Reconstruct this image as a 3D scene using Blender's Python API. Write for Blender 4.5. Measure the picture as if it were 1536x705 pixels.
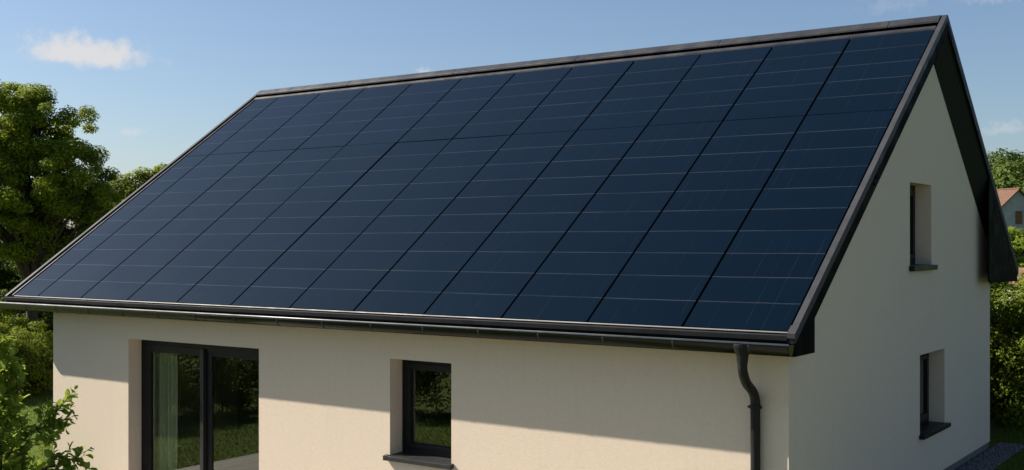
import bpy, math, random
import numpy as np
from mathutils import Vector, Matrix, Euler

for o in list(bpy.data.objects):
    bpy.data.objects.remove(o, do_unlink=True)
S = bpy.context.scene
COL = S.collection
RNG = np.random.default_rng(7)
random.seed(7)
R = math.radians

# ------------------------------------------------------------------ camera
cam = bpy.data.cameras.new('camera')
cam.sensor_width = 36.0
cam.lens = 36.0 * 1711.5 / 1536.0
cam.shift_y = 10.8 / 1536.0
cam.clip_start = 0.1
cam.clip_end = 6000
camo = bpy.data.objects.new('camera', cam)
camo.location = (5.107, -12.932, 3.96)
camo.rotation_euler = (R(90), 0, R(35.185))
COL.objects.link(camo)
S.camera = camo

# ------------------------------------------------------------------ sun, sky, exposure
SUN_AZ = 71.0      # from the facade's normal (-Y) towards -X
SUN_EL = 39.9
sdir = Vector((-math.sin(R(SUN_AZ)) * math.cos(R(SUN_EL)),
               -math.cos(R(SUN_AZ)) * math.cos(R(SUN_EL)),
               math.sin(R(SUN_EL))))
sun = bpy.data.lights.new('sun', 'SUN')
sun.energy = 5.0
sun.angle = R(0.55)
sun.color = (1.0, 0.92, 0.79)
suno = bpy.data.objects.new('sun', sun)
suno.rotation_euler = sdir.to_track_quat('Z', 'Y').to_euler()
suno.location = (-30, -20, 40)
COL.objects.link(suno)

S.view_settings.view_transform = 'Standard'
S.view_settings.look = 'None'
S.view_settings.exposure = 1.08
S.view_settings.gamma = 1.0
S.view_settings.use_curve_mapping = False

W = bpy.data.worlds.new('World')
S.world = W
W.use_nodes = True
nt = W.node_tree
nt.nodes.clear()
def wn(t, **k):
    n = nt.nodes.new(t)
    for a, b in k.items():
        setattr(n, a, b)
    return n
out = wn('ShaderNodeOutputWorld')
bg = wn('ShaderNodeBackground')
sky = wn('ShaderNodeTexSky')
sky.sky_type = 'NISHITA'
sky.sun_disc = False
sky.sun_elevation = R(SUN_EL)
# sun_rotation is measured clockwise from +Y
sky.sun_rotation = math.atan2(sdir.x, sdir.y)
sky.altitude = 300
sky.air_density = 1.0
sky.dust_density = 1.3
sky.ozone_density = 2.2
SKY_STRENGTH = 0.053
bg.inputs['Strength'].default_value = SKY_STRENGTH
tc = wn('ShaderNodeTexCoord')
def wmath(op, a, b=None, c=None):
    n = wn('ShaderNodeMath', operation=op)
    for i, v in enumerate((a, b, c)):
        if v is None:
            continue
        if isinstance(v, (int, float)):
            n.inputs[i].default_value = v
        else:
            nt.links.new(v, n.inputs[i])
    return n.outputs[0]
def wdot(v):
    n = wn('ShaderNodeVectorMath', operation='DOT_PRODUCT')
    nt.links.new(tc.outputs['Generated'], n.inputs[0])
    n.inputs[1].default_value = v
    return n.outputs['Value']
# small fair-weather clouds, each given by its compass direction, height and angular size
def cloud_mask(dirv, hw, hh, seed, soft, dens, nscale=3.0, lo=0.25, amp=2.0):
    d = Vector(dirv).normalized()
    r = d.cross(Vector((0, 0, 1))).normalized()
    u = r.cross(d).normalized()
    z = wmath('MAXIMUM', wdot(d), 0.05)
    a = wmath('DIVIDE', wmath('DIVIDE', wdot(r), z), hw)
    b = wmath('DIVIDE', wmath('DIVIDE', wdot(u), z), hh)
    cmb = wn('ShaderNodeCombineXYZ')
    nt.links.new(wmath('MULTIPLY', a, hw / hh), cmb.inputs[0])
    nt.links.new(b, cmb.inputs[1])
    cmb.inputs[2].default_value = seed
    noi = wn('ShaderNodeTexNoise')
    noi.inputs['Scale'].default_value = nscale * 0.45
    noi.inputs['Detail'].default_value = 7
    noi.inputs['Roughness'].default_value = 0.55
    nt.links.new(cmb.outputs[0], noi.inputs['Vector'])
    # flat base: squeeze the lower half
    blow = wmath('MULTIPLY', wmath('MINIMUM', b, 0.0), 1.55)
    bup = wmath('MAXIMUM', b, 0.0)
    bb = wmath('ADD', wmath('MULTIPLY', blow, blow), wmath('MULTIPLY', bup, bup))
    rr = wmath('SQRT', wmath('ADD', wmath('MULTIPLY', a, a), bb))
    v = wmath('ADD', wmath('SUBTRACT', 1.0, rr), wmath('MULTIPLY', wmath('SUBTRACT', noi.outputs['Fac'], 0.5), amp))
    mr = wn('ShaderNodeMapRange', interpolation_type='SMOOTHSTEP')
    mr.inputs['From Min'].default_value = lo
    mr.inputs['From Max'].default_value = lo + soft
    mr.inputs['To Max'].default_value = dens
    nt.links.new(v, mr.inputs['Value'])
    f = wmath('GREATER_THAN', wdot(d), 0.5)
    return wmath('MULTIPLY', mr.outputs[0], f)
masks = [
    cloud_mask((-0.8833, 0.6008, 0.1650), 0.060, 0.0185, 11.3, 0.75, 0.95, 3.6, -0.05, 1.35),
    cloud_mask((-0.8498, 0.6244, 0.0954), 0.020, 0.009, 8.1, 0.8, 0.35),
    cloud_mask((-0.9560, 0.5530, 0.1960), 0.020, 0.012, 5.2, 0.9, 0.4),
    cloud_mask((-0.2229, 1.0664, 0.0995), 0.030, 0.012, 2.2, 0.8, 0.32),
    cloud_mask((-0.30, 1.0, 0.2050), 0.050, 0.014, 6.4, 0.9, 0.14, 4.0),
    cloud_mask((-0.235, 1.06, 0.2120), 0.040, 0.008, 9.4, 0.9, 0.2, 4.0),
    cloud_mask((-0.6390, 0.7730, 0.1500), 0.014, 0.006, 1.4, 0.8, 0.5),
]
m = masks[0]
for k in masks[1:]:
    m = wmath('MAXIMUM', m, k)
mix = wn('ShaderNodeMix', data_type='RGBA')
nt.links.new(m, mix.inputs['Factor'])
grade = wn('ShaderNodeMix', data_type='RGBA', blend_type='MULTIPLY')
grade.inputs['Factor'].default_value = 1.0
nt.links.new(sky.outputs['Color'], grade.inputs['A'])
grade.inputs['B'].default_value = (0.97, 1.0, 1.05, 1)
nt.links.new(grade.outputs['Result'], mix.inputs['A'])
mix.inputs['B'].default_value = (6.6, 6.55, 6.65, 1)
nt.links.new(mix.outputs['Result'], bg.inputs['Color'])
nt.links.new(bg.outputs[0], out.inputs[0])

# ------------------------------------------------------------------ materials
def mat(name, base=(0.5, 0.5, 0.5), rough=0.6, metal=0.0, spec=0.5):
    m = bpy.data.materials.new(name)
    m.use_nodes = True
    b = m.node_tree.nodes['Principled BSDF']
    b.inputs['Base Color'].default_value = (*base, 1)
    b.inputs['Roughness'].default_value = rough
    b.inputs['Metallic'].default_value = metal
    b.inputs['Specular IOR Level'].default_value = spec
    return m
class NT:
    """little helper round a material's node tree"""
    def __init__(s, m):
        s.t = m.node_tree
        s.b = s.t.nodes.get('Principled BSDF')
        s.out = s.t.nodes.get('Material Output')
    def n(s, typ, ins=None, **k):
        n = s.t.nodes.new(typ)
        for a, v in k.items():
            setattr(n, a, v)
        for a, v in (ins or {}).items():
            if hasattr(v, 'is_linked') or isinstance(v, bpy.types.NodeSocket):
                s.t.links.new(v, n.inputs[a])
            else:
                n.inputs[a].default_value = v
        return n
    def l(s, a, b):
        s.t.links.new(a, b)
    def math(s, op, a, b=None, clamp=False):
        ins = {0: a}
        if b is not None:
            ins[1] = b
        n = s.n('ShaderNodeMath', ins, operation=op)
        n.use_clamp = clamp
        return n.outputs[0]
    def noise(s, vec, scale, detail=4, rough=0.55):
        return s.n('ShaderNodeTexNoise', {'Vector': vec, 'Scale': scale, 'Detail': detail, 'Roughness': rough}).outputs['Fac']
    def obj(s):
        return s.n('ShaderNodeTexCoord').outputs['Object']
    def ramp(s, fac, stops):
        r = s.n('ShaderNodeValToRGB', {'Fac': fac})
        els = r.color_ramp.elements
        while len(els) < len(stops):
            els.new(0.5)
        for e, (p, c) in zip(els, stops):
            e.position = p
            e.color = (*c, 1)
        return r.outputs['Color']
    def mixc(s, f, a, b, bt='MIX'):
        ins = {'Factor': f}
        n = s.n('ShaderNodeMix', ins, data_type='RGBA', blend_type=bt)
        for k, v in (('A', a), ('B', b)):
            if isinstance(v, tuple):
                n.inputs[k].default_value = (*v, 1)
            else:
                s.l(v, n.inputs[k])
        return n.outputs['Result']
    def bump(s, h, strength, dist):
        return s.n('ShaderNodeBump', {'Height': h, 'Strength': strength, 'Distance': dist}).outputs['Normal']

def stucco():
    m = mat('cream_render', rough=0.92, spec=0.15)
    k = NT(m)
    o = k.obj()
    fine = k.noise(o, 88, 2, 0.6)
    mid = k.noise(o, 16, 4)
    big = k.noise(o, 0.55, 4)
    f = k.math('ADD', k.math('MULTIPLY', fine, 0.75), k.math('MULTIPLY', mid, 0.25))
    c = k.ramp(f, [(0.3, (0.565, 0.472, 0.370)), (0.7, (0.725, 0.615, 0.490))])
    c2 = k.mixc(k.math('MULTIPLY', big, 0.22), c, (0.58, 0.49, 0.41))
    # faint runs of rain under the sills and the eaves
    mp = k.n('ShaderNodeMapping', {'Vector': o, 'Scale': (3.5, 3.5, 0.22)})
    st = k.noise(mp.outputs[0], 2.2, 5, 0.6)
    stf = k.n('ShaderNodeMapRange', {'Value': st, 'From Min': 0.55, 'From Max': 0.8, 'To Max': 0.2}).outputs[0]
    c3 = k.mixc(stf, c2, (0.45, 0.41, 0.35))
    k.l(c3, k.b.inputs['Base Color'])
    k.l(k.bump(k.math('ADD', fine, k.math('MULTIPLY', mid, 0.12)), 0.55, 0.010), k.b.inputs['Normal'])
    return m

def metal_paint(name, base, rough=0.38, var=0.25):
    m = mat(name, base, rough, 0.0, 0.02 if 'fascia' in name else 0.4 if 'gutter_m' in name else 0.25 if base[0] < 0.02 else 0.15 if name == 'verge_metal' else 0.4)
    k = NT(m)
    o = k.obj()
    n1 = k.noise(o, 3.0, 6, 0.6)
    n2 = k.noise(o, 45, 3)
    lo = tuple(x * (1 - var) for x in base)
    hi = tuple(x * (1 + var) for x in base)
    k.l(k.ramp(n1, [(0.3, lo), (0.7, hi)]), k.b.inputs['Base Color'])
    k.l(k.n('ShaderNodeMapRange', {'Value': n1, 'From Min': 0.3, 'From Max': 0.7, 'To Min': rough * 0.75, 'To Max': rough * 1.3}).outputs[0], k.b.inputs['Roughness'])
    k.l(k.bump(n2, 0.06, 0.004), k.b.inputs['Normal'])
    return m

def soffit_mat():
    m = mat('soffit_boards', (0.01, 0.01, 0.0095), 0.7, 0, 0.15)
    k = NT(m)
    o = k.obj()
    sep = k.n('ShaderNodeSeparateXYZ', {'Vector': o})
    fr = k.math('FRACT', k.math('MULTIPLY', sep.outputs['Y'], 7.0))
    g = k.math('LESS_THAN', fr, 0.1)
    k.l(k.mixc(g, (0.010, 0.010, 0.0095), (0.003, 0.003, 0.003)), k.b.inputs['Base Color'])
    return m

ROWP = 0.5096      # cell row pitch up the slope
COLW = 1.3675      # panel column pitch
def panel_glass():
    m = mat('solar_cell_glass', (0.008, 0.016, 0.032), 0.16, 0.0, 0.5)
    k = NT(m)
    o = k.obj()
    sep = k.n('ShaderNodeSeparateXYZ', {'Vector': o})
    x, y = sep.outputs['X'], sep.outputs['Y']
    info = k.n('ShaderNodeObjectInfo')
    rnd = info.outputs['Random']
    off = k.n('ShaderNodeCombineXYZ', {0: k.math('MULTIPLY', rnd, 40.0), 1: k.math('MULTIPLY', rnd, 17.0), 2: 0.0})
    ov = k.n('ShaderNodeVectorMath', {0: o, 1: off.outputs[0]}, operation='ADD').outputs[0]
    wob = k.math('MULTIPLY', k.math('SUBTRACT', k.noise(ov, 1.7, 2), 0.5), 0.022)
    yr = k.math('ABSOLUTE', k.math('SUBTRACT', k.math('FRACT', k.math('ADD', k.math('DIVIDE', k.math('ADD', y, wob), ROWP), 0.5)), 0.5))
    row = k.n('ShaderNodeMapRange', {'Value': yr, 'From Min': 0.008, 'From Max': 0.017, 'To Min': 1.0, 'To Max': 0.0}).outputs[0]
    edge = k.math('GREATER_THAN', y, 0.2)
    rown = k.n('ShaderNodeMapRange', {'Value': k.noise(ov, 0.9, 3), 'From Min': 0.32, 'From Max': 0.6, 'To Min': 0.30, 'To Max': 1.0}).outputs[0]
    rowf = k.math('MULTIPLY', k.math('MULTIPLY', row, edge), rown)
    # thin, broken busbars running up the slope
    mpv = k.n('ShaderNodeMapping', {'Vector': ov, 'Scale': (9.0, 0.6, 1.0)})
    brk = k.n('ShaderNodeMapRange', {'Value': k.noise(mpv.outputs[0], 1.6, 2), 'From Min': 0.46, 'From Max': 0.66}).outputs[0]
    xr = k.math('ABSOLUTE', k.math('SUBTRACT', k.math('FRACT', k.math('MULTIPLY', x, 6.0 / COLW)), 0.5))
    bus = k.n('ShaderNodeMapRange', {'Value': xr, 'From Min': 0.012, 'From Max': 0.030, 'To Min': 1.0, 'To Max': 0.0}).outputs[0]
    busf = k.math('MULTIPLY', bus, k.math('MULTIPLY', brk, 0.55))
    # cell-to-cell tint
    cx = k.math('FLOOR', k.math('MULTIPLY', x, 1.0 / COLW))
    cy = k.math('FLOOR', k.math('DIVIDE', y, ROWP))
    cv = k.n('ShaderNodeCombineXYZ', {0: cx, 1: cy, 2: k.math('MULTIPLY', rnd, 91.0)})
    wh = k.n('ShaderNodeTexWhiteNoise', {'Vector': cv.outputs[0]}, noise_dimensions='3D').outputs['Value']
    cell = k.mixc(k.math('ADD', k.math('MULTIPLY', wh, 0.5), k.math('MULTIPLY', k.noise(ov, 2.5, 5, 0.65), 0.5)),
                  (0.0003, 0.0021, 0.0054), (0.0007, 0.0040, 0.0098))
    c1 = k.mixc(busf, cell, (0.010, 0.014, 0.019))
    c2 = k.mixc(k.math('MULTIPLY', rowf, 0.8), c1, (0.036, 0.034, 0.032))
    k.l(c2, k.b.inputs['Base Color'])
    k.b.inputs['Specular Tint'].default_value = (0.42, 0.95, 1.0, 1)
    k.l(k.math('ADD', 0.29, k.math('MULTIPLY', rowf, 0.71)), k.b.inputs['Specular IOR Level'])
    dust = k.noise(ov, 1.1, 6, 0.6)
    k.l(k.n('ShaderNodeMapRange', {'Value': dust, 'From Min': 0.3, 'From Max': 0.7, 'To Min': 0.13, 'To Max': 0.17}).outputs[0], k.b.inputs['Roughness'])
    k.l(k.bump(k.noise(ov, 0.9, 1), 0.03, 0.01), k.b.inputs['Normal'])
    return m

def window_glass():
    m = bpy.data.materials.new('window_glass')
    m.use_nodes = True
    k = NT(m)
    k.t.nodes.remove(k.b)
    fr = k.n('ShaderNodeFresnel', {'IOR': 2.35})
    bf = k.n('ShaderNodeNewGeometry').outputs['Backfacing']
    fac = k.math('MULTIPLY', fr.outputs[0], k.math('SUBTRACT', 1.0, bf))
    tr = k.n('ShaderNodeBsdfTransparent', {'Color': (0.84, 0.90, 0.82, 1)})
    gl = k.n('ShaderNodeBsdfGlossy', {'Color': (0.97, 1.0, 0.96, 1), 'Roughness': 0.01})
    k.l(k.bump(k.noise(k.obj(), 0.6, 1), 0.02, 0.02), gl.inputs['Normal'])
    mx = k.n('ShaderNodeMixShader', {0: fac, 1: tr.outputs[0], 2: gl.outputs[0]})
    k.l(mx.outputs[0], k.out.inputs['Surface'])
    return m

def leaf_mat(name, dark, mid, light, trans=0.35, tcol=None, scale=0.8):
    m = mat(name, mid, 0.7, 0, 0.12)
    k = NT(m)
    o = k.obj()
    n1 = k.noise(o, scale, 4)
    ri = k.n('ShaderNodeNewGeometry').outputs['Random Per Island']
    f = k.math('ADD', k.math('MULTIPLY', n1, 0.6), k.math('MULTIPLY', ri, 0.4))
    c = k.ramp(f, [(0.25, dark), (0.5, mid), (0.78, light)])
    k.l(c, k.b.inputs['Base Color'])
    tl = k.n('ShaderNodeBsdfTranslucent')
    k.l(k.mixc(0.5, c, tcol or light), tl.inputs['Color'])
    mx = k.n('ShaderNodeMixShader', {0: trans, 1: k.b.outputs[0], 2: tl.outputs[0]})
    k.l(mx.outputs[0], k.out.inputs['Surface'])
    return m

def bark_mat():
    m = mat('bark', (0.05, 0.035, 0.022), 0.9)
    k = NT(m)
    o = k.obj()
    mp = k.n('ShaderNodeMapping', {'Vector': o, 'Scale': (9, 9, 1.6)})
    n = k.noise(mp.outputs[0], 2, 5, 0.65)
    k.l(k.ramp(n, [(0.3, (0.022, 0.016, 0.010)), (0.7, (0.085, 0.065, 0.045))]), k.b.inputs['Base Color'])
    k.l(k.bump(n, 0.7, 0.03), k.b.inputs['Normal'])
    return m

def ground_mat():
    m = mat('lawn', (0.04, 0.07, 0.012), 0.95, 0, 0.1)
    k = NT(m)
    o = k.obj()
    a = k.noise(o, 0.35, 5)
    b = k.noise(o, 9.0, 4, 0.7)
    f = k.math('ADD', k.math('MULTIPLY', a, 0.5), k.math('MULTIPLY', b, 0.5))
    k.l(k.ramp(f, [(0.3, (0.040, 0.058, 0.008)), (0.55, (0.070, 0.100, 0.013)), (0.75, (0.105, 0.135, 0.02))]), k.b.inputs['Base Color'])
    k.l(k.bump(b, 0.8, 0.06), k.b.inputs['Normal'])
    return m

def tile_mat(name, a, b):
    m = mat(name, a, 0.85, 0, 0.2)
    k = NT(m)
    o = k.obj()
    sep = k.n('ShaderNodeSeparateXYZ', {'Vector': o})
    rows = k.math('FRACT', k.math('MULTIPLY', sep.outputs['Z'], 5.0))
    n = k.noise(o, 2.5, 6, 0.7)
    c = k.ramp(n, [(0.3, a), (0.7, b)])
    g = k.math('MULTIPLY', k.math('LESS_THAN', rows, 0.22), 0.55)
    k.l(k.mixc(g, c, tuple(x * 0.45 for x in a)), k.b.inputs['Base Color'])
    k.l(k.bump(rows, 0.5, 0.05), k.b.inputs['Normal'])
    return m

def noisy(name, a, b, scale, rough=0.9, bumpd=0.0, spec=0.3):
    m = mat(name, a, rough, 0, spec)
    k = NT(m)
    n = k.noise(k.obj(), scale, 5, 0.65)
    k.l(k.ramp(n, [(0.3, a), (0.7, b)]), k.b.inputs['Base Color'])
    if bumpd:
        k.l(k.bump(n, 0.6, bumpd), k.b.inputs['Normal'])
    return m

def paving_mat():
    m = mat('terrace_boards', (0.3, 0.28, 0.25), 0.8)
    k = NT(m)
    o = k.obj()
    sep = k.n('ShaderNodeSeparateXYZ', {'Vector': o})
    fr = k.math('FRACT', k.math('MULTIPLY', sep.outputs['X'], 6.9))
    g = k.math('LESS_THAN', fr, 0.06)
    bd = k.math('FLOOR', k.math('MULTIPLY', sep.outputs['X'], 6.9))
    wh = k.n('ShaderNodeTexWhiteNoise', {'W': bd}, noise_dimensions='1D').outputs['Value']
    n = k.noise(o, 5, 5)
    c = k.ramp(k.math('ADD', k.math('MULTIPLY', wh, 0.5), k.math('MULTIPLY', n, 0.5)), [(0.2, (0.19, 0.175, 0.155)), (0.8, (0.29, 0.265, 0.235))])
    k.l(k.mixc(g, c, (0.05, 0.045, 0.04)), k.b.inputs['Base Color'])
    return m

M = dict(
    stucco=stucco(),
    metal=metal_paint('anthracite_metal', (0.027, 0.0275, 0.032), 0.42, 0.12),
    rail=metal_paint('rail_metal', (0.13, 0.125, 0.125), 0.5),
    trim=metal_paint('eaves_metal', (0.0145, 0.015, 0.017), 0.5, 0.12),
    cap=metal_paint('verge_metal', (0.039, 0.0395, 0.046), 0.55, 0.12),
    fascia=metal_paint('dark_fascia', (0.0050, 0.0053, 0.0051), 0.6, 0.12),
    gutter=metal_paint('gutter_metal', (0.0042, 0.0046, 0.0042), 0.22, 0.12),
    lip_glint=metal_paint('gutter_lip', (0.30, 0.30, 0.30), 0.3),  # pale base colour paints in the glint along the lip
    pipe=metal_paint('pipe_metal', (0.009, 0.0095, 0.009), 0.5),
    black=mat('black_underlay', (0.004, 0.004, 0.004), 0.7, 0, 0.2),
    soffit=soffit_mat(),
    frame=metal_paint('window_frame', (0.006, 0.0068, 0.0075), 0.42),
    sill=metal_paint('sill_metal', (0.026, 0.026, 0.027), 0.36, 0.12),
    panel=panel_glass(),
    glass=window_glass(),
    plinth=noisy('plinth_render', (0.11, 0.11, 0.095), (0.16, 0.155, 0.135), 12, 0.9, 0.01),
    bark=bark_mat(),
    ground=ground_mat(),
    terracotta=tile_mat('terracotta_tiles', (0.10, 0.054, 0.037), (0.17, 0.094, 0.064)),
    browntile=tile_mat('brown_tiles', (0.14, 0.07, 0.05), (0.22, 0.12, 0.085)),
    whitewash=noisy('old_white_render', (0.26, 0.27, 0.26), (0.40, 0.40, 0.385), 0.9, 0.9, 0.02),
    greywall=noisy('grey_render', (0.28, 0.29, 0.29), (0.42, 0.42, 0.41), 1.2, 0.9, 0.02),
    wood=noisy('brown_shutter', (0.12, 0.06, 0.02), (0.22, 0.12, 0.05), 6, 0.8),
    darkpane=mat('dark_pane', (0.01, 0.012, 0.012), 0.1),
    curtain=mat('curtain_cloth', (0.44, 0.41, 0.34), 0.9, 0, 0.1),
    floor=noisy('wood_floor', (0.07, 0.05, 0.03), (0.12, 0.085, 0.055), 3, 0.6),
    inner=noisy('room_plaster', (0.20, 0.17, 0.13), (0.24, 0.20, 0.16), 2, 0.9),
    ceiling=mat('room_ceiling', (0.3, 0.28, 0.25), 0.9),
    gravel=noisy('gravel_stone', (0.07, 0.07, 0.075), (0.19, 0.185, 0.185), 30, 0.85),
    terrace=paving_mat(),
    hill=noisy('hill_ground', (0.03, 0.05, 0.012), (0.05, 0.08, 0.02), 0.05, 0.95),
    leaf_big=leaf_mat('leaf_big_tree', (0.070, 0.112, 0.012), (0.165, 0.222, 0.020), (0.31, 0.36, 0.034), 0.55),
    leaf_far=leaf_mat('leaf_far_tree', (0.09, 0.125, 0.016), (0.15, 0.195, 0.024), (0.24, 0.28, 0.034), 0.5),
    leaf_dark=leaf_mat('leaf_dark_hedge', (0.028, 0.048, 0.007), (0.055, 0.085, 0.010), (0.115, 0.15, 0.015), 0.35),
    leaf_shrub=leaf_mat('leaf_shrub', (0.060, 0.098, 0.010), (0.130, 0.178, 0.017), (0.25, 0.29, 0.034), 0.45, scale=1.6),
    leaf_young=leaf_mat('leaf_young', (0.12, 0.18, 0.018), (0.20, 0.275, 0.030), (0.33, 0.40, 0.065), 0.5, scale=3.0),
    leaf_hill=leaf_mat('leaf_hill', (0.035, 0.062, 0.011), (0.062, 0.098, 0.016), (0.10, 0.14, 0.024), 0.2, scale=0.12),
    grass=leaf_mat('grass_blade', (0.050, 0.080, 0.008), (0.080, 0.125, 0.012), (0.12, 0.165, 0.02), 0.3, scale=0.5),
)

# ------------------------------------------------------------------ mesh helpers
class MB:
    """collects simple shapes and links them as ONE mesh object"""
    def __init__(s):
        s.v = []; s.f = []
    def add(s, vs, fs):
        o = len(s.v)
        s.v += [tuple(v) for v in vs]
        s.f += [tuple(i + o for i in f) for f in fs]
        return s
    def box(s, a, b):
        x0, y0, z0 = a; x1, y1, z1 = b
        return s.add([(x0, y0, z0), (x1, y0, z0), (x1, y1, z0), (x0, y1, z0), (x0, y0, z1), (x1, y0, z1), (x1, y1, z1), (x0, y1, z1)],
                     [(0, 3, 2, 1), (4, 5, 6, 7), (0, 1, 5, 4), (1, 2, 6, 5), (2, 3, 7, 6), (3, 0, 4, 7)])
    def prism_x(s, poly, x0, x1):          # poly: (y, z) list
        n = len(poly)
        vs = [(x0, y, z) for y, z in poly] + [(x1, y, z) for y, z in poly]
        fs = [tuple(range(n)), tuple(range(2 * n - 1, n - 1, -1))]
        fs += [(i, i + n, (i + 1) % n + n, (i + 1) % n) for i in range(n)]
        return s.add(vs, fs)
    def quad(s, *p):
        return s.add(p, [(0, 1, 2, 3)])
    def tube(s, pts, rads, seg=10, cap=True):
        pts = [Vector(p) for p in pts]
        if not hasattr(rads, '__len__'):
            rads = [rads] * len(pts)
        rings = []
        prev = None
        for i, p in enumerate(pts):
            t = (pts[min(i + 1, len(pts) - 1)] - pts[max(i - 1, 0)]).normalized()
            if prev is None:
                ref = Vector((0, 0, 1)) if abs(t.z) < 0.9 else Vector((1, 0, 0))
                u = t.cross(ref).normalized()
            else:
                u = (prev - t * prev.dot(t)).normalized()
            prev = u
            w = t.cross(u)
            rings.append([p + (u * math.cos(2 * math.pi * k / seg) + w * math.sin(2 * math.pi * k / seg)) * rads[i] for k in range(seg)])
        vs = [v for r in rings for v in r]
        fs = []
        for i in range(len(rings) - 1):
            for k in range(seg):
                a = i * seg + k; b = i * seg + (k + 1) % seg
                fs.append((a, b, b + seg, a + seg))
        if cap:
            fs.append(tuple(range(seg - 1, -1, -1)))
            fs.append(tuple(range((len(rings) - 1) * seg, len(rings) * seg)))
        return s.add(vs, fs)
    def build(s, name, m, parent=None, smooth=False, bevel=0.0, loc=None):
        me = bpy.data.meshes.new(name)
        me.from_pydata(s.v, [], s.f)
        me.validate()
        import bmesh
        bm = bmesh.new(); bm.from_mesh(me)
        bmesh.ops.recalc_face_normals(bm, faces=bm.faces)
        bm.to_mesh(me); bm.free()
        me.materials.append(m)
        if smooth:
            me.shade_smooth()
        o = bpy.data.objects.new(name, me)
        COL.objects.link(o)
        if loc is not None:
            o.location = loc
        if bevel:
            b = o.modifiers.new('bevel', 'BEVEL'); b.width = bevel; b.segments = 2; b.limit_method = 'ANGLE'
        adopt(o, parent)
        return o

def adopt(o, parent):
    if parent is not None:
        o.parent = parent
        if parent.type == 'EMPTY' and parent.get('_world_children'):
            o.matrix_parent_inverse = Matrix.Translation(-Vector(parent.location))

def np_mesh(name, V, F, m, parent=None, smooth=False):
    """V (n,3) array, F (k,q) index array with equal-sided faces"""
    me = bpy.data.meshes.new(name)
    V = np.asarray(V, dtype=np.float32); F = np.asarray(F, dtype=np.int32)
    me.vertices.add(len(V)); me.vertices.foreach_set('co', V.ravel())
    k, q = F.shape
    me.loops.add(k * q); me.loops.foreach_set('vertex_index', F.ravel())
    me.polygons.add(k)
    me.polygons.foreach_set('loop_start', np.arange(k, dtype=np.int32) * q)
    me.update(calc_edges=True)
    me.materials.append(m)
    if smooth:
        me.shade_smooth()
    o = bpy.data.objects.new(name, me)
    COL.objects.link(o)
    adopt(o, parent)
    return o

def tag(o, label=None, cat=None, group=None, kind=None):
    if label: o['label'] = label
    if cat: o['category'] = cat
    if group: o['group'] = group
    if kind: o['kind'] = kind
    return o
def empty(name, loc, label, cat, group=None, world=False, rz=0.0):
    o = bpy.data.objects.new(name, None)
    o.empty_display_size = 0.3
    o.location = loc
    o.rotation_euler = (0, 0, rz)
    COL.objects.link(o)
    if world:
        o['_world_children'] = 1
    return tag(o, label, cat, group)

# ================================================================== SETTING
GX, GY = 0.216, -0.355
def sst(a, b, v):
    t_ = np.clip((np.asarray(v, dtype=float) - a) / (b - a), 0, 1)
    return t_ * t_ * (3 - 2 * t_)
GLOW = -0.56
def gh(x, y):
    """height of the garden: level with the rear of the house, lower in front and to the left"""
    return GLOW * (1 - sst(0.5, 8.0, y) * sst(-24, -13, x))
gxs = np.concatenate([[-3000, -800, -300, -120, -70], np.arange(-45, 24.1, 1.0), [40, 80, 160, 320, 800, 3000]])
gys = np.concatenate([[-3000, -800, -200, -60, -30], np.arange(-16, 30.1, 1.0), [45, 80, 160, 320, 800, 3000]])
GXX, GYY = np.meshgrid(gxs, gys)
nx_, ny_ = len(gxs), len(gys)
gV = np.stack([GXX, GYY, gh(GXX, GYY)], -1).reshape(-1, 3)
gF = np.array([(j * nx_ + i, j * nx_ + i + 1, (j + 1) * nx_ + i + 1, (j + 1) * nx_ + i) for j in range(ny_ - 1) for i in range(nx_ - 1)])
tag(np_mesh('ground', gV, gF, M['ground'], smooth=True), 'green lawn and meadow around the house', 'ground', kind='structure')

# wooded hill beyond the gable
def hill_h(x, y):
    # ridge rising to the north, lower towards the west
    d = (y - 118.0) / 150.0
    d = np.clip(d, 0, 1)
    h = (d * d * (3 - 2 * d)) * 14.0
    west = np.clip((x + 190) / 110.0, 0, 1)
    return h * west + 0.0
xs = np.linspace(-260, 320, 40); ys = np.linspace(110, 520, 30)
HV = np.array([(x, y, hill_h(x, y) - 0.05 + (0 if (0 < j < 29) else -0.2)) for j, y in enumerate(ys) for x in xs])
HF = np.array([(j * 40 + i, j * 40 + i + 1, (j + 1) * 40 + i + 1, (j + 1) * 40 + i) for j in range(29) for i in range(39)])
tag(np_mesh('hill', HV, HF, M['hill'], smooth=True), 'gentle green hill behind the village house', 'hill', kind='structure')

tag(MB().box((-13.2, -3.3, GLOW - .1), (0.3, -0.02, GLOW + .06)).build('terrace', M['terrace'], bevel=0.004), 'pale boarded terrace, lengthened along the front wall to bounce warm light onto it', 'terrace', kind='structure')  # real by the door, lengthened to bounce warm light onto the wall
gsy = np.arange(3.0, 11.01, 0.5)
gsV = [(x, y, float(gh(x, y)) + .012) for y in gsy for x in (0.0, 0.52)]
tag(np_mesh('gravel_strip', np.array(gsV), np.array([(2 * j, 2 * j + 1, 2 * j + 3, 2 * j + 2) for j in range(len(gsy) - 1)]), M['gravel']), 'grey gravel strip along the gable wall', 'gravel', kind='structure')

dv = MB().box((3.5, -26, GLOW - .1), (13.0, 2.0, GLOW + .03)).build('bounce_drive', noisy('bounce_gravel', (0.19, 0.17, 0.14), (0.28, 0.25, 0.21), 22, 0.95, 0.01), bevel=.004)  # unseen gravel sheet, added for warm bounce on the shaded gable
tag(dv, 'unseen pale gravel sheet added to bounce warm light onto the gable', 'bounce_drive', kind='structure')

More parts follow.
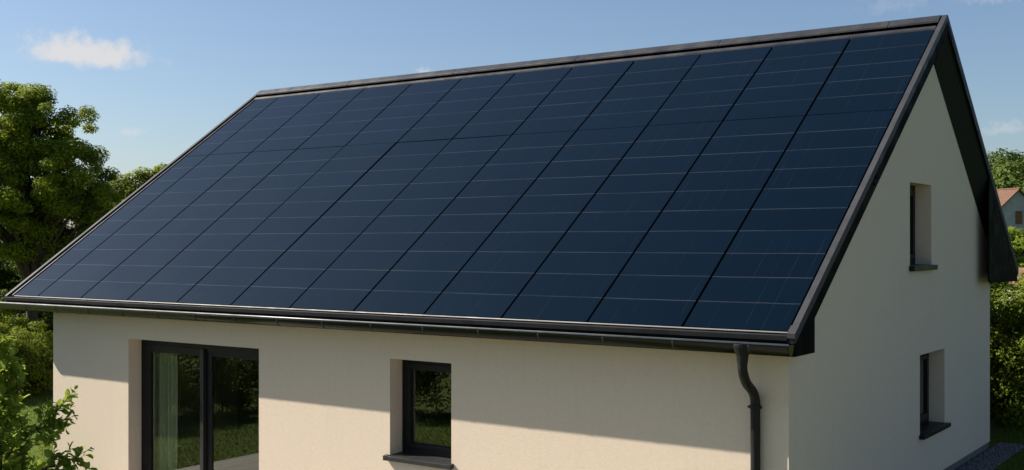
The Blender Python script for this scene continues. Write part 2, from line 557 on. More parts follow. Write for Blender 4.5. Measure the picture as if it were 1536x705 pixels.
# ================================================================== HOUSE
L, D = 14.874, 10.179
SR, HR = 6.265, 7.636               # ridge line
A2 = 1.068
SF = (7.636 - 2.897) / (6.265 + 0.355)
SB = (7.636 - 3.419) / (11.649 - 6.265)
def zf(y): return 2.897 + SF * (y + 0.355)
def zb(y): return HR - SB * (y - SR)
def ztop(y): return zf(y) if y <= SR else zb(y)
XL, XR = -L - A2, GX
YE, YB = -0.355, 11.649
ANG = math.atan(SF)

house = empty('house', (-7.4, 5.0, -0.5), 'cream rendered gabled house whose roof slope is covered in dark blue solar panels', 'house', world=True)

# ---- walls in one shell with window openings
FW = (-6.25, -5.08, 0.755, 2.214)     # front window x0 x1 z0 z1
FD = (-12.542, -9.101, -0.47, 2.209)   # patio door
UW = (4.924, 6.122, 3.590, 4.884)     # upper gable window y0 y1 z0 z1
LW = (5.464, 6.925, 0.920, 2.178)     # lower gable window
RD = 0.29
GD = 0.265
wall = MB()
ZB = 0.15
ZW = -0.42            # the render runs lower on the three other walls
def strips(bps, bottom, topf, holes, P):
    """vertical strips between break points, with rectangular holes"""
    bps = sorted(set(bps))
    for a, b in zip(bps[:-1], bps[1:]):
        hs = sorted([(h[2], h[3]) for h in holes if h[0] <= a + 1e-6 and h[1] >= b - 1e-6])
        z = bottom
        for h0, h1 in hs:
            if h0 > z + 1e-6:
                wall.quad(P(a, z), P(b, z), P(b, h0), P(a, h0))
            z = h1
        wall.quad(P(a, z), P(b, z), P(b, topf(b)), P(a, topf(a)))
# door hole reaches below the render, so it starts at the plinth line
strips([-L, 0, FW[0], FW[1], FD[0], FD[1]], ZW, lambda x: 2.70, [FW, (FD[0], FD[1], ZW, FD[3])], lambda u, z: (u, 0.0, z))
gt = lambda y: ztop(y) - 0.245 if y > 0.0 else 2.70
strips([0, D, SR, UW[0], UW[1], LW[0], LW[1]], ZB, lambda y: max(ztop(y) - 0.245, 2.70), [UW, LW], lambda u, z: (0.0, u, z))
strips([0, D, SR], ZW, lambda y: max(ztop(y) - 0.245, 2.70), [], lambda u, z: (-L, u, z))
strips([-L, 0], ZB, lambda x: ztop(D) - 0.245, [], lambda u, z: (u, D, z))
for (x0, x1, z0, z1) in (FW, FD):
    z0b = z0
    wall.quad((x0, 0, z0b), (x0, RD + .06, z0b), (x0, RD + .06, z1), (x0, 0, z1))
    wall.quad((x1, 0, z0b), (x1, RD + .06, z0b), (x1, RD + .06, z1), (x1, 0, z1))
    wall.quad((x0, 0, z1), (x1, 0, z1), (x1, RD + .06, z1), (x0, RD + .06, z1))
    wall.quad((x0, 0, z0b), (x1, 0, z0b), (x1, RD + .06, z0b), (x0, RD + .06, z0b))
for (y0, y1, z0, z1) in (UW, LW):
    e = -GD - .06
    wall.quad((0, y0, z0), (e, y0, z0), (e, y0, z1), (0, y0, z1))
    wall.quad((0, y1, z0), (e, y1, z0), (e, y1, z1), (0, y1, z1))
    wall.quad((0, y0, z1), (0, y1, z1), (e, y1, z1), (e, y0, z1))
    wall.quad((0, y0, z0), (0, y1, z0), (e, y1, z0), (e, y0, z0))
wall.build('wall', M['stucco'], house)

pl = MB()
i = 0.018
pl.quad((-L + i, i, -.9), (FD[0], i, -.9), (FD[0], i, ZW), (-L + i, i, ZW))
pl.quad((FD[1], i, -.9), (-i, i, -.9), (-i, i, ZW), (FD[1], i, ZW))
pl.quad((FD[0], i, -.9), (FD[1], i, -.9), (FD[1], i, FD[2]), (FD[0], i, FD[2]))
pl.quad((-i, i, -.9), (-i, D - i, -.9), (-i, D - i, ZB), (-i, i, ZB))
pl.quad((-L + i, i, -.9), (-L + i, D - i, -.9), (-L + i, D - i, ZW), (-L + i, i, ZW))
pl.quad((-L + i, D - i, -.9), (-i, D - i, -.9), (-i, D - i, ZB), (-L + i, D - i, ZB))
pl.build('plinth', M['plinth'], house)

# ---- rooms behind the glass
MB().box((-L + .02, .02, -.60), (-.02, D - .02, -.50)).build('floor', M['floor'], house)
MB().box((-L + .03, .03, 2.58), (-.03, D - .03, 2.68)).build('ceiling', M['ceiling'], house)
MB().box((-L + .03, 4.6, -.5), (-GD - .2, 4.7, 2.58)).box((-8.4, .4, -.5), (-8.3, 4.6, 2.58)).build('partition', M['inner'], house)

# ---- roof deck
DECK = 0.085
t = 0.24
prof = [(YE + .02, zf(YE + .02) - DECK), (SR, HR - DECK), (YB - .02, zb(YB - .02) - DECK), (YB - .02, zb(YB - .02) - t), (SR, HR - t - .02), (YE + .02, zf(YE + .02) - t)]
roof = MB().prism_x(prof, XL + .03, XR - .03).build('roof', M['black'], house)

def slope_box(mb, x0, x1, y0, y1, up, dn, zfun=zf):
    """box lying along the slope between y0 and y1; up / dn above and below the nominal plane"""
    mb.prism_x([(y0, zfun(y0) + up), (y1, zfun(y1) + up), (y1, zfun(y1) - dn), (y0, zfun(y0) - dn)], x0, x1)
    return mb
# rear slope covering
rb = MB(); slope_box(rb, XL + .12, XR - .12, SR + .1, YB - .03, 0.0, DECK - .003, zb)
rb.build('rear_roofing', M['fascia'], roof)

# ridge cap : two folded leaves with joints
rc = MB()
x = XL + .002
while x < XR - .05:
    x1 = min(x + 3.05, XR - .09)
    rc.prism_x([(SR - .17, zf(SR - .17) + .032), (SR - .02, HR + .018), (SR + .02, HR + .018), (SR + .20, zb(SR + .20) + .03), (SR + .20, zb(SR + .20) - .0), (SR + .0, HR - .02), (SR - .17, zf(SR - .17) - .008)], x, x1 - .006)
    x = x1
    if XR - .09 - x < .01: break
rc.build('ridge_cap', M['metal'], roof, bevel=.006)
MB().prism_x([(SR - .335, zf(SR - .335) + .006), (SR - .285, zf(SR - .285) + .010), (SR - .285, zf(SR - .285) - .08), (SR - .335, zf(SR - .335) - .08)], XL + .16, XR - .1).build('ridge_trim', M['metal'], roof, bevel=.004)

# verge caps
def verge(x0, x1, zfun, ya, yb_, joints, name='verge_cap', up=.02):
    mb = MB()
    ys = [ya] + joints + [yb_]
    for a, b in zip(ys[:-1], ys[1:]):
        slope_box(mb, x0, x1, a + .003, b - .003, up, .10, zfun)
    return mb.build(name, M['cap'], roof, bevel=.005)
verge(.138, XR + .006, zf, YE - .01, SR, [0.85, 1.75, 3.55])
verge(.10, XR + .006, zb, SR, YB, [8.2, 10.0])
verge(XL - .006, XL + .080, zf, YE - .01, SR, [1.4, 3.3])
verge(XL - .006, XL + .125, zb, SR, YB, [8.2, 10.0])
slope_box(MB(), XL + .155, XL + .185, YE + .05, SR - .3, -.005, .08).build('verge_trim', M['metal'], roof)
# small overlap clip at the foot of the right-hand verge
MB().prism_x([(YE - .03, zf(YE - .03) + .035), (YE + .10, zf(YE + .10) + .028), (YE + .10, zf(YE + .10) + .015), (YE - .03, zf(YE - .03) - .02)], .128, XR + .01).build('verge_end_clip', M['cap'], roof)

# barge boards with the boxed eaves ends
def barge(x0, x1):
    f = [(YE, 2.641), (.279, 2.641), (.279, zf(.279) - .30), (SR, HR - .31), (SR, HR - .095), (YE, zf(YE) - .095)]
    MB().prism_x(f, x0, x1).build('barge_board', M['fascia'], roof, bevel=.004)
    r = [(SR, HR - .21), (11.56, zb(11.56) - .20), (11.56, 3.178), (11.60, 3.178), (YB, zb(YB) - .095), (SR, HR - .095)]
    r = [(SR, HR - .21), (9.16, zb(9.16) - .20), (9.16, 3.235), (11.55, 3.178), (11.55, zb(11.55) - .12), (YB, zb(YB) - .11), (YB, zb(YB) - .095), (SR, HR - .095)]
    MB().prism_x(r, x0, x1).build('barge_board', M['fascia'], roof)
barge(XR - .022, XR)
barge(XL, XL + .022)
# pale strip painting in the light caught along the rear barge
slope_box(MB(), XR, XR + .010, SR + .25, YB - .04, -.150, .172, zb).build('barge_glint', M['metal'], roof)
# sloping soffits under the gable overhang
WL = lambda y: 6.833 - .777 * (y - 6.276)
ye_ = 9.9
so = MB()
so.quad((XR - .024, SR, HR - .225), (XR - .024, ye_, zb(ye_) - .215), (0.004, ye_, WL(ye_)), (0.004, SR + .01, WL(SR)))
so.build('gable_soffit', M['soffit'], roof)
so = MB()
so.quad((XR - .024, SR, HR - .225), (XR - .024, .2, zf(.2) - .24), (0.004, .2, zf(.2) - .26), (0.004, SR, HR - .26))
so.build('gable_soffit', M['soffit'], roof)
so = MB()
so.quad((0.006, SR - .35, zf(SR - .35) - .25), (0.006, SR + .02, HR - .27), (0.006, SR + .02, WL(SR)), (0.006, SR - .10, WL(SR) + .06))
so.build('gable_peak_board', M['soffit'], roof)
so = MB()
so.add([(XL + .024, SR, HR - .26), (XL + .024, .0, zf(.0) - .26), (-L, .0, zf(.0) - .26), (-L, SR, HR - .26), (XL + .024, YB - .1, zb(YB - .1) - .25), (-L, YB - .1, zb(YB - .1) - .25)], [(0, 1, 2, 3), (0, 3, 5, 4)])
so.build('gable_soffit', M['soffit'], roof)
MB().box((XL + .024, YE + .002, 2.643), (XR - .024, .275, 2.66)).build('eaves_soffit', M['soffit'], roof)
MB().box((XL + .024, D - .1, 3.19), (XR - .024, 11.54, 3.205)).build('eaves_soffit', M['soffit'], roof)
MB().box((XL + .024, YE, 2.641), (XR - .023, YE + .018, 2.80)).build('fascia', M['fascia'], roof)
MB().box((XL + .024, 11.53, 3.178), (XR - .023, 11.55, zb(11.55) - .2)).build('fascia', M['fascia'], roof)
# eaves trim (the grey strip under the first panel row)
MB().prism_x([(YE - .020, 2.822), (YE - .028, 2.885), (YE + .020, 2.893), (YE + .030, 2.822)], XL + .02, XR - .088).build('eaves_trim', M['trim'], roof, bevel=.004)

# ---- gutter
GC, GR, GDp = -.447, .078, .128
gz = 2.785
gpro = [(GC + GR * math.cos(a), gz - GDp * math.sin(a)) for a in np.linspace(0, math.pi, 15)]
gpin = [(GC + (GR - .006) * math.cos(a), gz - (GDp - .006) * math.sin(a)) for a in np.linspace(math.pi, 0, 15)]
gx0, gx1 = XL - .10, XR - .012
gm = MB(); n = 15
ring = gpro + gpin
vs = [(gx0, y, z) for y, z in ring] + [(gx1, y, z) for y, z in ring]
k2 = len(ring)
gm.add(vs, [(a, (a + 1) % k2, (a + 1) % k2 + k2, a + k2) for a in range(k2)] + [tuple(range(k2)), tuple(range(2 * k2 - 1, k2 - 1, -1))])
gutter = gm.build('gutter', M['gutter'], house, smooth=True)
MB().tube([(gx0, GC - GR, gz + .004), (gx1, GC - GR, gz + .004)], .011, 8).build('gutter_lip', M['lip_glint'], gutter, smooth=True)
for xx in (gx0, gx1 - .008):
    MB().prism_x(gpro, xx - .002, xx + .010).build('gutter_end_cap', M['gutter'], gutter)
for k in range(17):
    bx = -.30 - k * .98
    if bx < gx0: break
    br = MB()
    pr = [(GC + (GR + .004) * math.cos(a), gz - (GDp + .004) * math.sin(a)) for a in np.linspace(.25, math.pi, 12)]
    for (y0, z0), (y1, z1) in zip(pr[:-1], pr[1:]):
        br.quad((bx, y0, z0), (bx + .022, y0, z0), (bx + .022, y1, z1), (bx, y1, z1))
    br.build('gutter_bracket', M['cap'], gutter)

# ---- downpipe
PX = -.392
dp_pts = [(PX, GC, 2.60), (PX, GC, 2.50), (PX, GC + .015, 2.43), (PX, GC + .06, 2.36), (PX, -.33, 2.29), (PX, -.20, 2.215), (PX, -.13, 2.165), (PX, -.080, 2.10), (PX, -.068, 2.02), (PX, -.068, 1.0), (PX, -.068, -0.52)]
# smooth the bend
def chaikin(p, n=2):
    p = [Vector(q) for q in p]
    for _ in range(n):
        q = [p[0]]
        for a, b in zip(p[:-1], p[1:]):
            q += [a * .75 + b * .25, a * .25 + b * .75]
        q.append(p[-1]); p = q
    return p
pipe = MB().tube(chaikin(dp_pts), .058, 18).build('downpipe', M['pipe'], house, smooth=True)
hop = MB()
hs = []
for z, hw, hd in ((2.772, .125, .104), (2.735, .122, .103), (2.635, .072, .07), (2.54, .062, .062)):
    hs.append([(PX + hw * math.cos(a), GC + hd * math.sin(a), z) for a in np.linspace(0, 2 * math.pi, 20, endpoint=False)])
vs = [v for r in hs for v in r]
hop.add(vs, [(i * 20 + k, i * 20 + (k + 1) % 20, (i + 1) * 20 + (k + 1) % 20, (i + 1) * 20 + k) for i in range(3) for k in range(20)] + [tuple(range(20)), tuple(range(79, 59, -1))])
hop.build('hopper', M['pipe'], pipe, bevel=.004)
MB().tube([(PX, -.068, 1.965), (PX, -.068, 2.005)], .072, 18).box((PX - .088, -.10, 1.972), (PX - .05, -.07, 1.998)).box((PX + .05, -.10, 1.972), (PX + .088, -.07, 1.998)).box((PX - .012, -.05, 1.972), (PX + .012, .004, 1.998)).build('pipe_clip', M['pipe'], pipe, bevel=.003)
MB().tube([(PX, -.068, .50), (PX, -.068, .54)], .063, 18).box((PX - .012, -.05, .507), (PX + .012, .004, .533)).build('pipe_clip', M['pipe'], pipe)

# ---- solar panels : 12 columns, a tall lower and a short upper panel in each
PXL, PXR_ = -15.714, .12
CW = (PXR_ - PXL) / 11.581
Y0 = -.300
def panel_meshes(w, rows):
    h = rows * ROWP - .009
    g = .0145
    fr = MB()
    fr.box((g, 0.003, -.055), (w - g, h, -.004))
    gl = MB()
    gl.box((g + .004, .006, -.003), (w - g - .004, h - .002, .003))
    return fr, gl
def panel_objs(fr, gl, loc):
    p = fr.build('solar_panel', M['black'])
    p.parent = house
    p.matrix_parent_inverse = Matrix.Translation(-Vector(house.location))
    p.location = loc; p.rotation_euler = (ANG, 0, 0)
    c = gl.build('panel_glass', M['panel'])
    c.parent = p
    return p
def panel_loc(x, row):
    y = Y0 + row * ROWP * math.cos(ANG)
    return (x, y, zf(y) - .012)
protos = {}
for i in range(12):
    w = CW * .581 if i == 0 else CW
    x0 = PXL if i == 0 else PXL + CW * (.581 + i - 1)
    for (row, rows) in ((0, 10), (10, 5)):
        key = (i == 0, rows)
        if key not in protos:
            protos[key] = panel_objs(*panel_meshes(w, rows), panel_loc(x0, row))
        else:
            p = protos[key].copy(); COL.objects.link(p)
            p.location = panel_loc(x0, row)
            p.rotation_euler = (ANG + random.gauss(0, .0009), random.gauss(0, .0012), 0)
            for ch in protos[key].children:
                c = ch.copy(); COL.objects.link(c); c.parent = p

# bright drip rail under the first row
MB().prism_x([(Y0 - .008, zf(Y0 - .008) - .020), (Y0 - .002, zf(Y0 - .002) - .014), (Y0 - .002, zf(Y0) - .03), (Y0 - .008, zf(Y0) - .032)], PXL, PXR_).build('panel_rail', M['rail'], roof)

# ---- windows
def ring_x(mb, x0, x1, z0, z1, w, ya, yb_, wb=None):
    wb = wb or w
    mb.box((x0, ya, z0), (x0 + w, yb_, z1)).box((x1 - w, ya, z0), (x1, yb_, z1))
    mb.box((x0 + w, ya, z1 - w), (x1 - w, yb_, z1)).box((x0 + w, ya, z0), (x1 - w, yb_, z0 + wb))
    return mb
def ring_y(mb, y0, y1, z0, z1, w, xa, xb):
    mb.box((xa, y0, z0), (xb, y0 + w, z1)).box((xa, y1 - w, z0), (xb, y1, z1))
    mb.box((xa, y0 + w, z1 - w), (xb, y1 - w, z1)).box((xa, y0 + w, z0), (xb, y1 - w, z0 + w))
    return mb
# front window
x0, x1, z0, z1 = FW
win = ring_x(MB(), x0, x1, z0, z1, .10, RD - .01, RD + .05).build('window', M['frame'], house, bevel=.005)
ring_x(MB(), x0 + .103, x1 - .103, z0 + .103, z1 - .083, .075, RD - .03, RD + .03, .07).build('sash', M['frame'], win, bevel=.006)
ring_x(MB(), x0 + .180, x1 - .180, z0 + .176, z1 - .160, .018, RD - .012, RD + .02).build('glazing_bead', M['frame'], win)
MB().box((x0 + .19, RD + .005, z0 + .186), (x1 - .19, RD + .017, z1 - .17)).build('pane', M['glass'], win)
sl = MB()
sl.prism_x([(-.075, z0 - .060), (-.075, z0 + .002), (-.068, z0 + .004), (RD - .012, z0 + .030), (RD - .012, z0 + .004), (-.060, z0 - .012), (-.064, z0 - .060)], x0 + .003, x1 - .003)
sl.prism_x([(-.077, z0 - .062), (-.077, z0 + .010), (-.002, z0 + .018), (-.002, z0 - .045), (-.062, z0 - .062)], x0 - .075, x0 + .002)
sl.prism_x([(-.077, z0 - .062), (-.077, z0 + .010), (-.002, z0 + .018), (-.002, z0 - .045), (-.062, z0 - .062)], x1 - .002, x1 + .045)
sl.build('sill', M['sill'], win, bevel=.003)
# gable windows
for (y0, y1, z0, z1), sh, ext in ((UW, .075, .07), (LW, .06, .09)):
    win = ring_y(MB(), y0, y1, z0, z1, .10, -GD - .05, -GD + .01).build('window', M['frame'], house, bevel=.005)
    ring_y(MB(), y0 + .103, y1 - .103, z0 + .103, z1 - .103, .07, -GD - .03, -GD + .03).build('sash', M['frame'], win, bevel=.005)
    MB().box((-GD - .017, y0 + .165, z0 + .165), (-GD - .005, y1 - .165, z1 - .165)).build('pane', M['glass'], win)
    s = MB()
    s.box((.002, y0 - .05, z0 - sh), (.085, y1 + ext, z0 + .004))
    s.prism_x([(y0 + .002, z0 - .01), (y1 - .002, z0 - .01), (y1 - .002, z0 + .012), (y0 + .002, z0 + .012)], -GD + .012, .001)
    s.build('sill', M['frame'], win, bevel=.004)
# patio door
x0, x1, z0, z1 = FD
door = ring_x(MB(), x0, x1, z0, z1, .17, RD - .01, RD + .06, .08)
door = door.build('patio_door', M['frame'], house, bevel=.005)
xm0, xm1 = -10.87, -10.60
ring_x(MB(), x0 + .173, xm0 + .13, z0 + .083, z1 - .113, .128, RD - .035, RD + .028, .11).build('sash', M['frame'], door, bevel=.006)
ring_x(MB(), xm0 + .135, x1 - .173, z0 + .083, z1 - .113, .128, RD + .0, RD + .055, .11).build('sash', M['frame'], door, bevel=.006)
MB().box((xm0 + .02, RD - .060, z0 + .09), (xm0 + .105, RD - .036, z1 - .12)).build('handle_rail', M['sill'], door, bevel=.005)
MB().box((x0 + .28, RD - .004, z0 + .17), (xm0 + .02, RD + .008, z1 - .22)).build('pane', M['glass'], door)
MB().box((xm0 + .24, RD + .022, z0 + .17), (x1 - .28, RD + .034, z1 - .22)).build('pane', M['glass'], door)
# small joint clip on the barge
for (y_, dz_, r_) in ((2.60, .17, .03), (2.52, .21, .022)):
    MB().tube([(XR - .002, y_, zf(y_) - dz_), (XR + .015, y_, zf(y_) - dz_)], r_, 10).build('bolt_cap', M['fascia'], roof)

# ---- curtain hanging behind the left pane
def curtain(x0, x1, y, z0, z1, label, amp=.035):
    nx, nz = 90, 12
    V = []; F = []
    for j in range(nz + 1):
        for i_ in range(nx + 1):
            u = i_ / nx
            xx = x0 + (x1 - x0) * u + .012 * math.sin(u * 31 + j * .3)
            yy = y + amp * math.sin(u * 46 + .5 * math.sin(u * 13)) + .4 * amp * math.sin(u * 19 + 1.3)
            V.append((xx, yy, z0 + (z1 - z0) * j / nz))
    for j in range(nz):
        for i_ in range(nx):
            a = j * (nx + 1) + i_
            F.append((a, a + 1, a + nx + 2, a + nx + 1))
    o = np_mesh('curtain', np.array(V), np.array(F), M['curtain'], smooth=True)
    sm = o.modifiers.new('thick', 'SOLIDIFY'); sm.thickness = .004
    tag(o, label, 'curtain')
curtain(-12.62, -11.86, .50, -.46, 2.50, 'pale gathered curtain hanging behind the left pane of the patio door')

# ================================================================== VEGETATION
def unit(v):
    return v / np.maximum(np.linalg.norm(v, axis=1, keepdims=True), 1e-9)
def leaf_quads(P, N, size, rng, aspect=.62, jitter=.35):
    """kite-shaped leaves at points P facing roughly N"""
    n = len(P)
    N = unit(N + rng.normal(0, jitter, (n, 3)))
    T = unit(np.cross(N, rng.normal(0, 1, (n, 3))))
    B = np.cross(N, T)
    s = (size * rng.uniform(.65, 1.35, n))[:, None]
    fold = N * s * .12
    V = np.stack([P - T * s * .5, P + B * s * aspect * .5 - T * s * .05 + fold, P + T * s * .5, P - B * s * aspect * .5 - T * s * .05 + fold], 1).reshape(-1, 3)
    F = np.arange(n * 4).reshape(n, 4)
    return V, F
def crown_points(lobes, nclump, nleaf, rng, cr=(.35, .7), shell=.55):
    vols = np.array([l[3] * l[4] * l[5] for l in lobes]) ** (2 / 3)
    w = vols / vols.sum()
    idx = rng.choice(len(lobes), nclump, p=w)
    lb = np.array(lobes)[idx]
    d = unit(rng.normal(0, 1, (nclump, 3)))
    r = rng.uniform(shell, 1.0, nclump)[:, None] ** .7
    C = lb[:, :3] + d * lb[:, 3:6] * r
    rad = rng.uniform(cr[0], cr[1], nclump)
    ci = rng.choice(nclump, nleaf, p=rad ** 2 / (rad ** 2).sum())
    dd = unit(rng.normal(0, 1, (nleaf, 3)))
    rr = rng.uniform(.25, 1.0, nleaf)[:, None] ** .6
    flat = np.array([1.1, 1.1, .75])
    P = C[ci] + dd * rad[ci][:, None] * rr * flat
    N = dd * .6 + d[ci] * .45 + np.array([0, 0, .55])
    return P, N, C
def tree(name, loc, label, cat, lobes, nclump, nleaf, leaf, m, trunk_h, trunk_r, seed, group=None, cr=(.35, .7), shell=.55, limbs=14, lean=(0, 0)):
    rng = np.random.default_rng(seed)
    root = empty(name, loc, label, cat, group)
    P, N, C = crown_points(lobes, nclump, nleaf, rng, cr, shell)
    keep = P[:, 2] > .08
    V, F = leaf_quads(P[keep], N[keep], leaf, rng)
    np_mesh('crown', V, F, m, root)
    tb = MB()
    fork = Vector((lean[0], lean[1], trunk_h))
    tb.tube([(0, 0, -.05), (lean[0] * .15, lean[1] * .15, trunk_h * .3), (lean[0] * .55, lean[1] * .55, trunk_h * .7), fork], [trunk_r * 1.25, trunk_r, trunk_r * .9, trunk_r * .8], 9)
    order = rng.permutation(len(C))
    for c in order[:limbs]:
        e = Vector(C[c])
        st = fork * float(rng.uniform(.72, 1.0))
        mid = st.lerp(e, .5) + Vector(rng.normal(0, .12, 3)) * e.length * .12 + Vector((0, 0, .08 * e.length))
        r0 = trunk_r * float(rng.uniform(.28, .55))
        tb.tube([st, st.lerp(mid, .5) + Vector(rng.normal(0, .04, 3)), mid, mid.lerp(e, .55) + Vector(rng.normal(0, .06, 3)), e], [r0, r0 * .8, r0 * .6, r0 * .38, r0 * .12], 6)
    tb.build('trunk', M['bark'], root, smooth=True)
    return root
def shrub(name, loc, label, cat, lobes, nclump, nleaf, leaf, m, seed, group=None, cr=(.16, .34), shell=.5, own=.25):
    rng = np.random.default_rng(seed)
    root = empty(name, loc, label, cat, group)
    P, N, C = crown_points(lobes, nclump, nleaf, rng, cr, shell)
    keep = P[:, 2] > .02
    V, F = leaf_quads(P[keep], N[keep], leaf, rng)
    np_mesh('foliage', V, F, m, root)
    st = MB()
    for c in rng.permutation(len(C))[:18]:
        e = Vector(C[c])
        b = Vector((e.x * own + rng.normal(0, .08), e.y * own + rng.normal(0, .08), 0))
        ht = e.z if own == 1.0 else e.length
        st.tube([b, b.lerp(e, .5) + Vector((0, 0, .12 * ht)), e], [.022, .015, .005], 5)
        if own == 1.0:
            st.build('stem', M['bark'], root, smooth=True)
            st = MB()
    if st.v:
        st.build('stem', M['bark'], root, smooth=True)
    return root

def lobe(cx, cy, cz, rx, ry=None, rz=None):
    return (cx, cy, cz, rx, ry or rx, rz or rx)
# local frame note: camera looks from the south-east, so "right" in the picture is (+.82, +.58)
def rl(r, f, z, rx, ry=None, rz=None):
    """lobe placed r metres to the right and f metres away, as seen along the view"""
    return lobe(.817 * r - .576 * f, .576 * r + .817 * f, z, rx, ry, rz)

# the big broad tree on the left (about 38 m off)
def gp(x, y): return (x, y, float(gh(x, y)))
tree('broadleaf_tree', gp(-30.0, 8.9), 'large spreading broadleaf tree left of the roof with sky showing through its crown', 'tree',
     [rl(0.5, 0, 8.2, 1.55, 1.7, 1.35), rl(-.7, .3, 8.7, 1.4, 1.5, 1.15), rl(1.75, -.3, 6.9, 1.05, 1.3, 1.0), rl(.1, 0, 6.3, 1.9, 1.9, 1.3), rl(-1.5, 0, 7.0, 1.7, 1.7, 1.6),
      rl(1.75, .2, 5.2, 1.15, 1.2, 1.0), rl(-.6, 0, 4.8, 1.7, 1.8, 1.0), rl(-2.3, 0, 5.5, 1.6, 1.7, 1.5), rl(.9, .6, 3.9, 1.5, 1.5, 1.0), rl(2.0, -.1, 6.0, .85, 1.0, .8), rl(1.9, .1, 4.4, 1.0, 1.1, .9), rl(2.0, .3, 3.5, .9, 1.0, .8)],
     460, 165000, .095, M['leaf_big'], 3.6, .20, 11, cr=(.20, .52), shell=.35, limbs=34, lean=(.2, .1))
# paler tree further back, half behind the roof slope
tree('rounded_tree', gp(-49.8, 28.4), 'smaller pale green tree rising behind the left roof edge', 'tree',
     [rl(.9, 0, 8.0, 1.1, 1.3, 1.0), rl(-.3, 0, 7.6, 1.0, 1.2, .9), rl(.2, 0, 6.6, 1.8, 1.8, 1.4), rl(2.2, 0, 7.2, 1.5, 1.5, 1.4), rl(-1.6, .2, 7.0, .9, 1.1, .9), rl(-1.3, 0, 6.2, .9, 1.2, .9), rl(.2, 0, 5.0, 2.2, 2.2, 1.4)],
     190, 40000, .17, M['leaf_far'], 3.2, .18, 12, cr=(.32, .62), limbs=12)
# dark undergrowth between and below them
specs = [(-36.9, 11.3, 4.9, 2.2, 'dark bushy tree at the left edge under the big crown'),
         (-34.4, 12.0, 4.4, 2.0, 'dark bushy tree low beside the big tree trunk'),
         (-33.4, 13.4, 4.9, 1.9, 'dark bushy tree just right of the big tree trunk'),
         (-33.6, 15.2, 5.0, 2.0, 'dark bushy tree against the lower end of the roof edge')]
for q, (x, y, h, r_, lab) in enumerate(specs):
    tree('bushy_tree', gp(x, y), lab, 'tree',
         [lobe(0, 0, h * .74, r_, r_, h * .30), lobe(.5 * r_, -.3 * r_, h * .45, r_ * .9, r_ * .9, h * .3), lobe(-.5 * r_, .3 * r_, h * .43, r_ * .9, r_ * .9, h * .3), lobe(0, 0, h * .18, r_ * 1.1, r_ * 1.1, h * .2)],
         170, 36000, .125, M['leaf_dark'], h * .35, .11, 20 + q, group='dark trees below the big tree', cr=(.26, .5), limbs=10)
# garden shrubs in front of them, beside the left wall
sh = [(-26.1, 5.6, 1.05, 2.1, 'rounded shrub beside the far left house corner, its top catching the sun'),
      (-26.0, 4.3, 1.0, 1.85, 'rounded shrub at the left edge behind the young tree'),
      (-26.6, 7.0, 1.0, 2.05, 'shrub half hidden behind the left house corner'),
      (-29.5, 7.6, 1.2, 2.6, 'taller shrub behind the sunlit one, darker and deeper in the shade')]
for q, (x, y, r_, h, lab) in enumerate(sh):
    shrub('garden_shrub', gp(x, y), lab, 'shrub',
          [lobe(0, 0, h * .55, r_, r_, h * .44), lobe(.35, -.3, h * .35, r_ * .85, r_ * .85, h * .34), lobe(-.4, .3, h * .42, r_ * .8, r_ * .8, h * .4)],
          130, 24000, .075, M['leaf_shrub'], 40 + q, group='shrubs beside the left wall')
# hedge opposite the door, seen only in the glass
hl = []
pts = [(-19.6, -1.6), (-18.9, -3.2), (-18.7, -4.6), (-18.9, -6.0), (-18.4, -7.1), (-17.2, -8.0), (-15.9, -8.8), (-14.6, -9.4), (-13.4, -9.9), (-12.2, -10.6), (-11.0, -11.3), (-9.8, -12.0)]
for (x, y) in pts:
    hl.append(lobe(x + 15.8, y + 5.8, 1.05, 1.0, 1.0, 1.0))
shrub('garden_hedge', (-16, -6, GLOW), 'dark curved garden hedge mirrored in the patio door glass', 'hedge', hl, 620, 80000, .085, M['leaf_dark'], 60, cr=(.25, .5), own=1.0)
# right side : hedge behind the gable, its foot shaded by a tall shrub added out of sight
hr = [(.3, 13.9, 1.05, 3.15, 'tall leafy hedge shrub touching the rear right house corner'),
      (-1.1, 15.4, 1.1, 3.2, 'hedge shrub tucked behind the rear house corner, its top level with the eaves box'),
      (1.9, 14.6, 1.15, 2.85, 'tall leafy hedge shrub at the right edge of the picture'),
      (-2.5, 13.5, 1.5, 4.7, 'tall shrub added out of sight behind the rear house corner to shade the lower hedge')]
for q, (x, y, r_, h, lab) in enumerate(hr):
    shrub('hedge_shrub', gp(x, y), lab, 'shrub',
          [lobe(0, 0, h * .68, r_, r_, h * .33), lobe(.35, -.4, h * .40, r_ * .95, r_ * .8, h * .34), lobe(-.4, .2, h * .42, r_, r_, h * .36), lobe(.1, -.3, h * .18, r_ * .95, r_ * .9, h * .2)],
          190, 26000, .095, M['leaf_shrub'], 70 + q, group='hedge shrubs behind the gable', cr=(.2, .42))
tree('fruit_tree', (-10.4, 62.0, 0), 'small sunlit yellow green tree in front of the far white house', 'tree',
     [lobe(0, 0, 3.3, 2.0, 2.0, 1.4), lobe(1.3, 0, 2.4, 1.8, 1.8, 1.2), lobe(-1.3, .4, 2.5, 1.6, 1.6, 1.2)],
     110, 18000, .22, M['leaf_young'], 1.8, .1, 80, cr=(.4, .7))

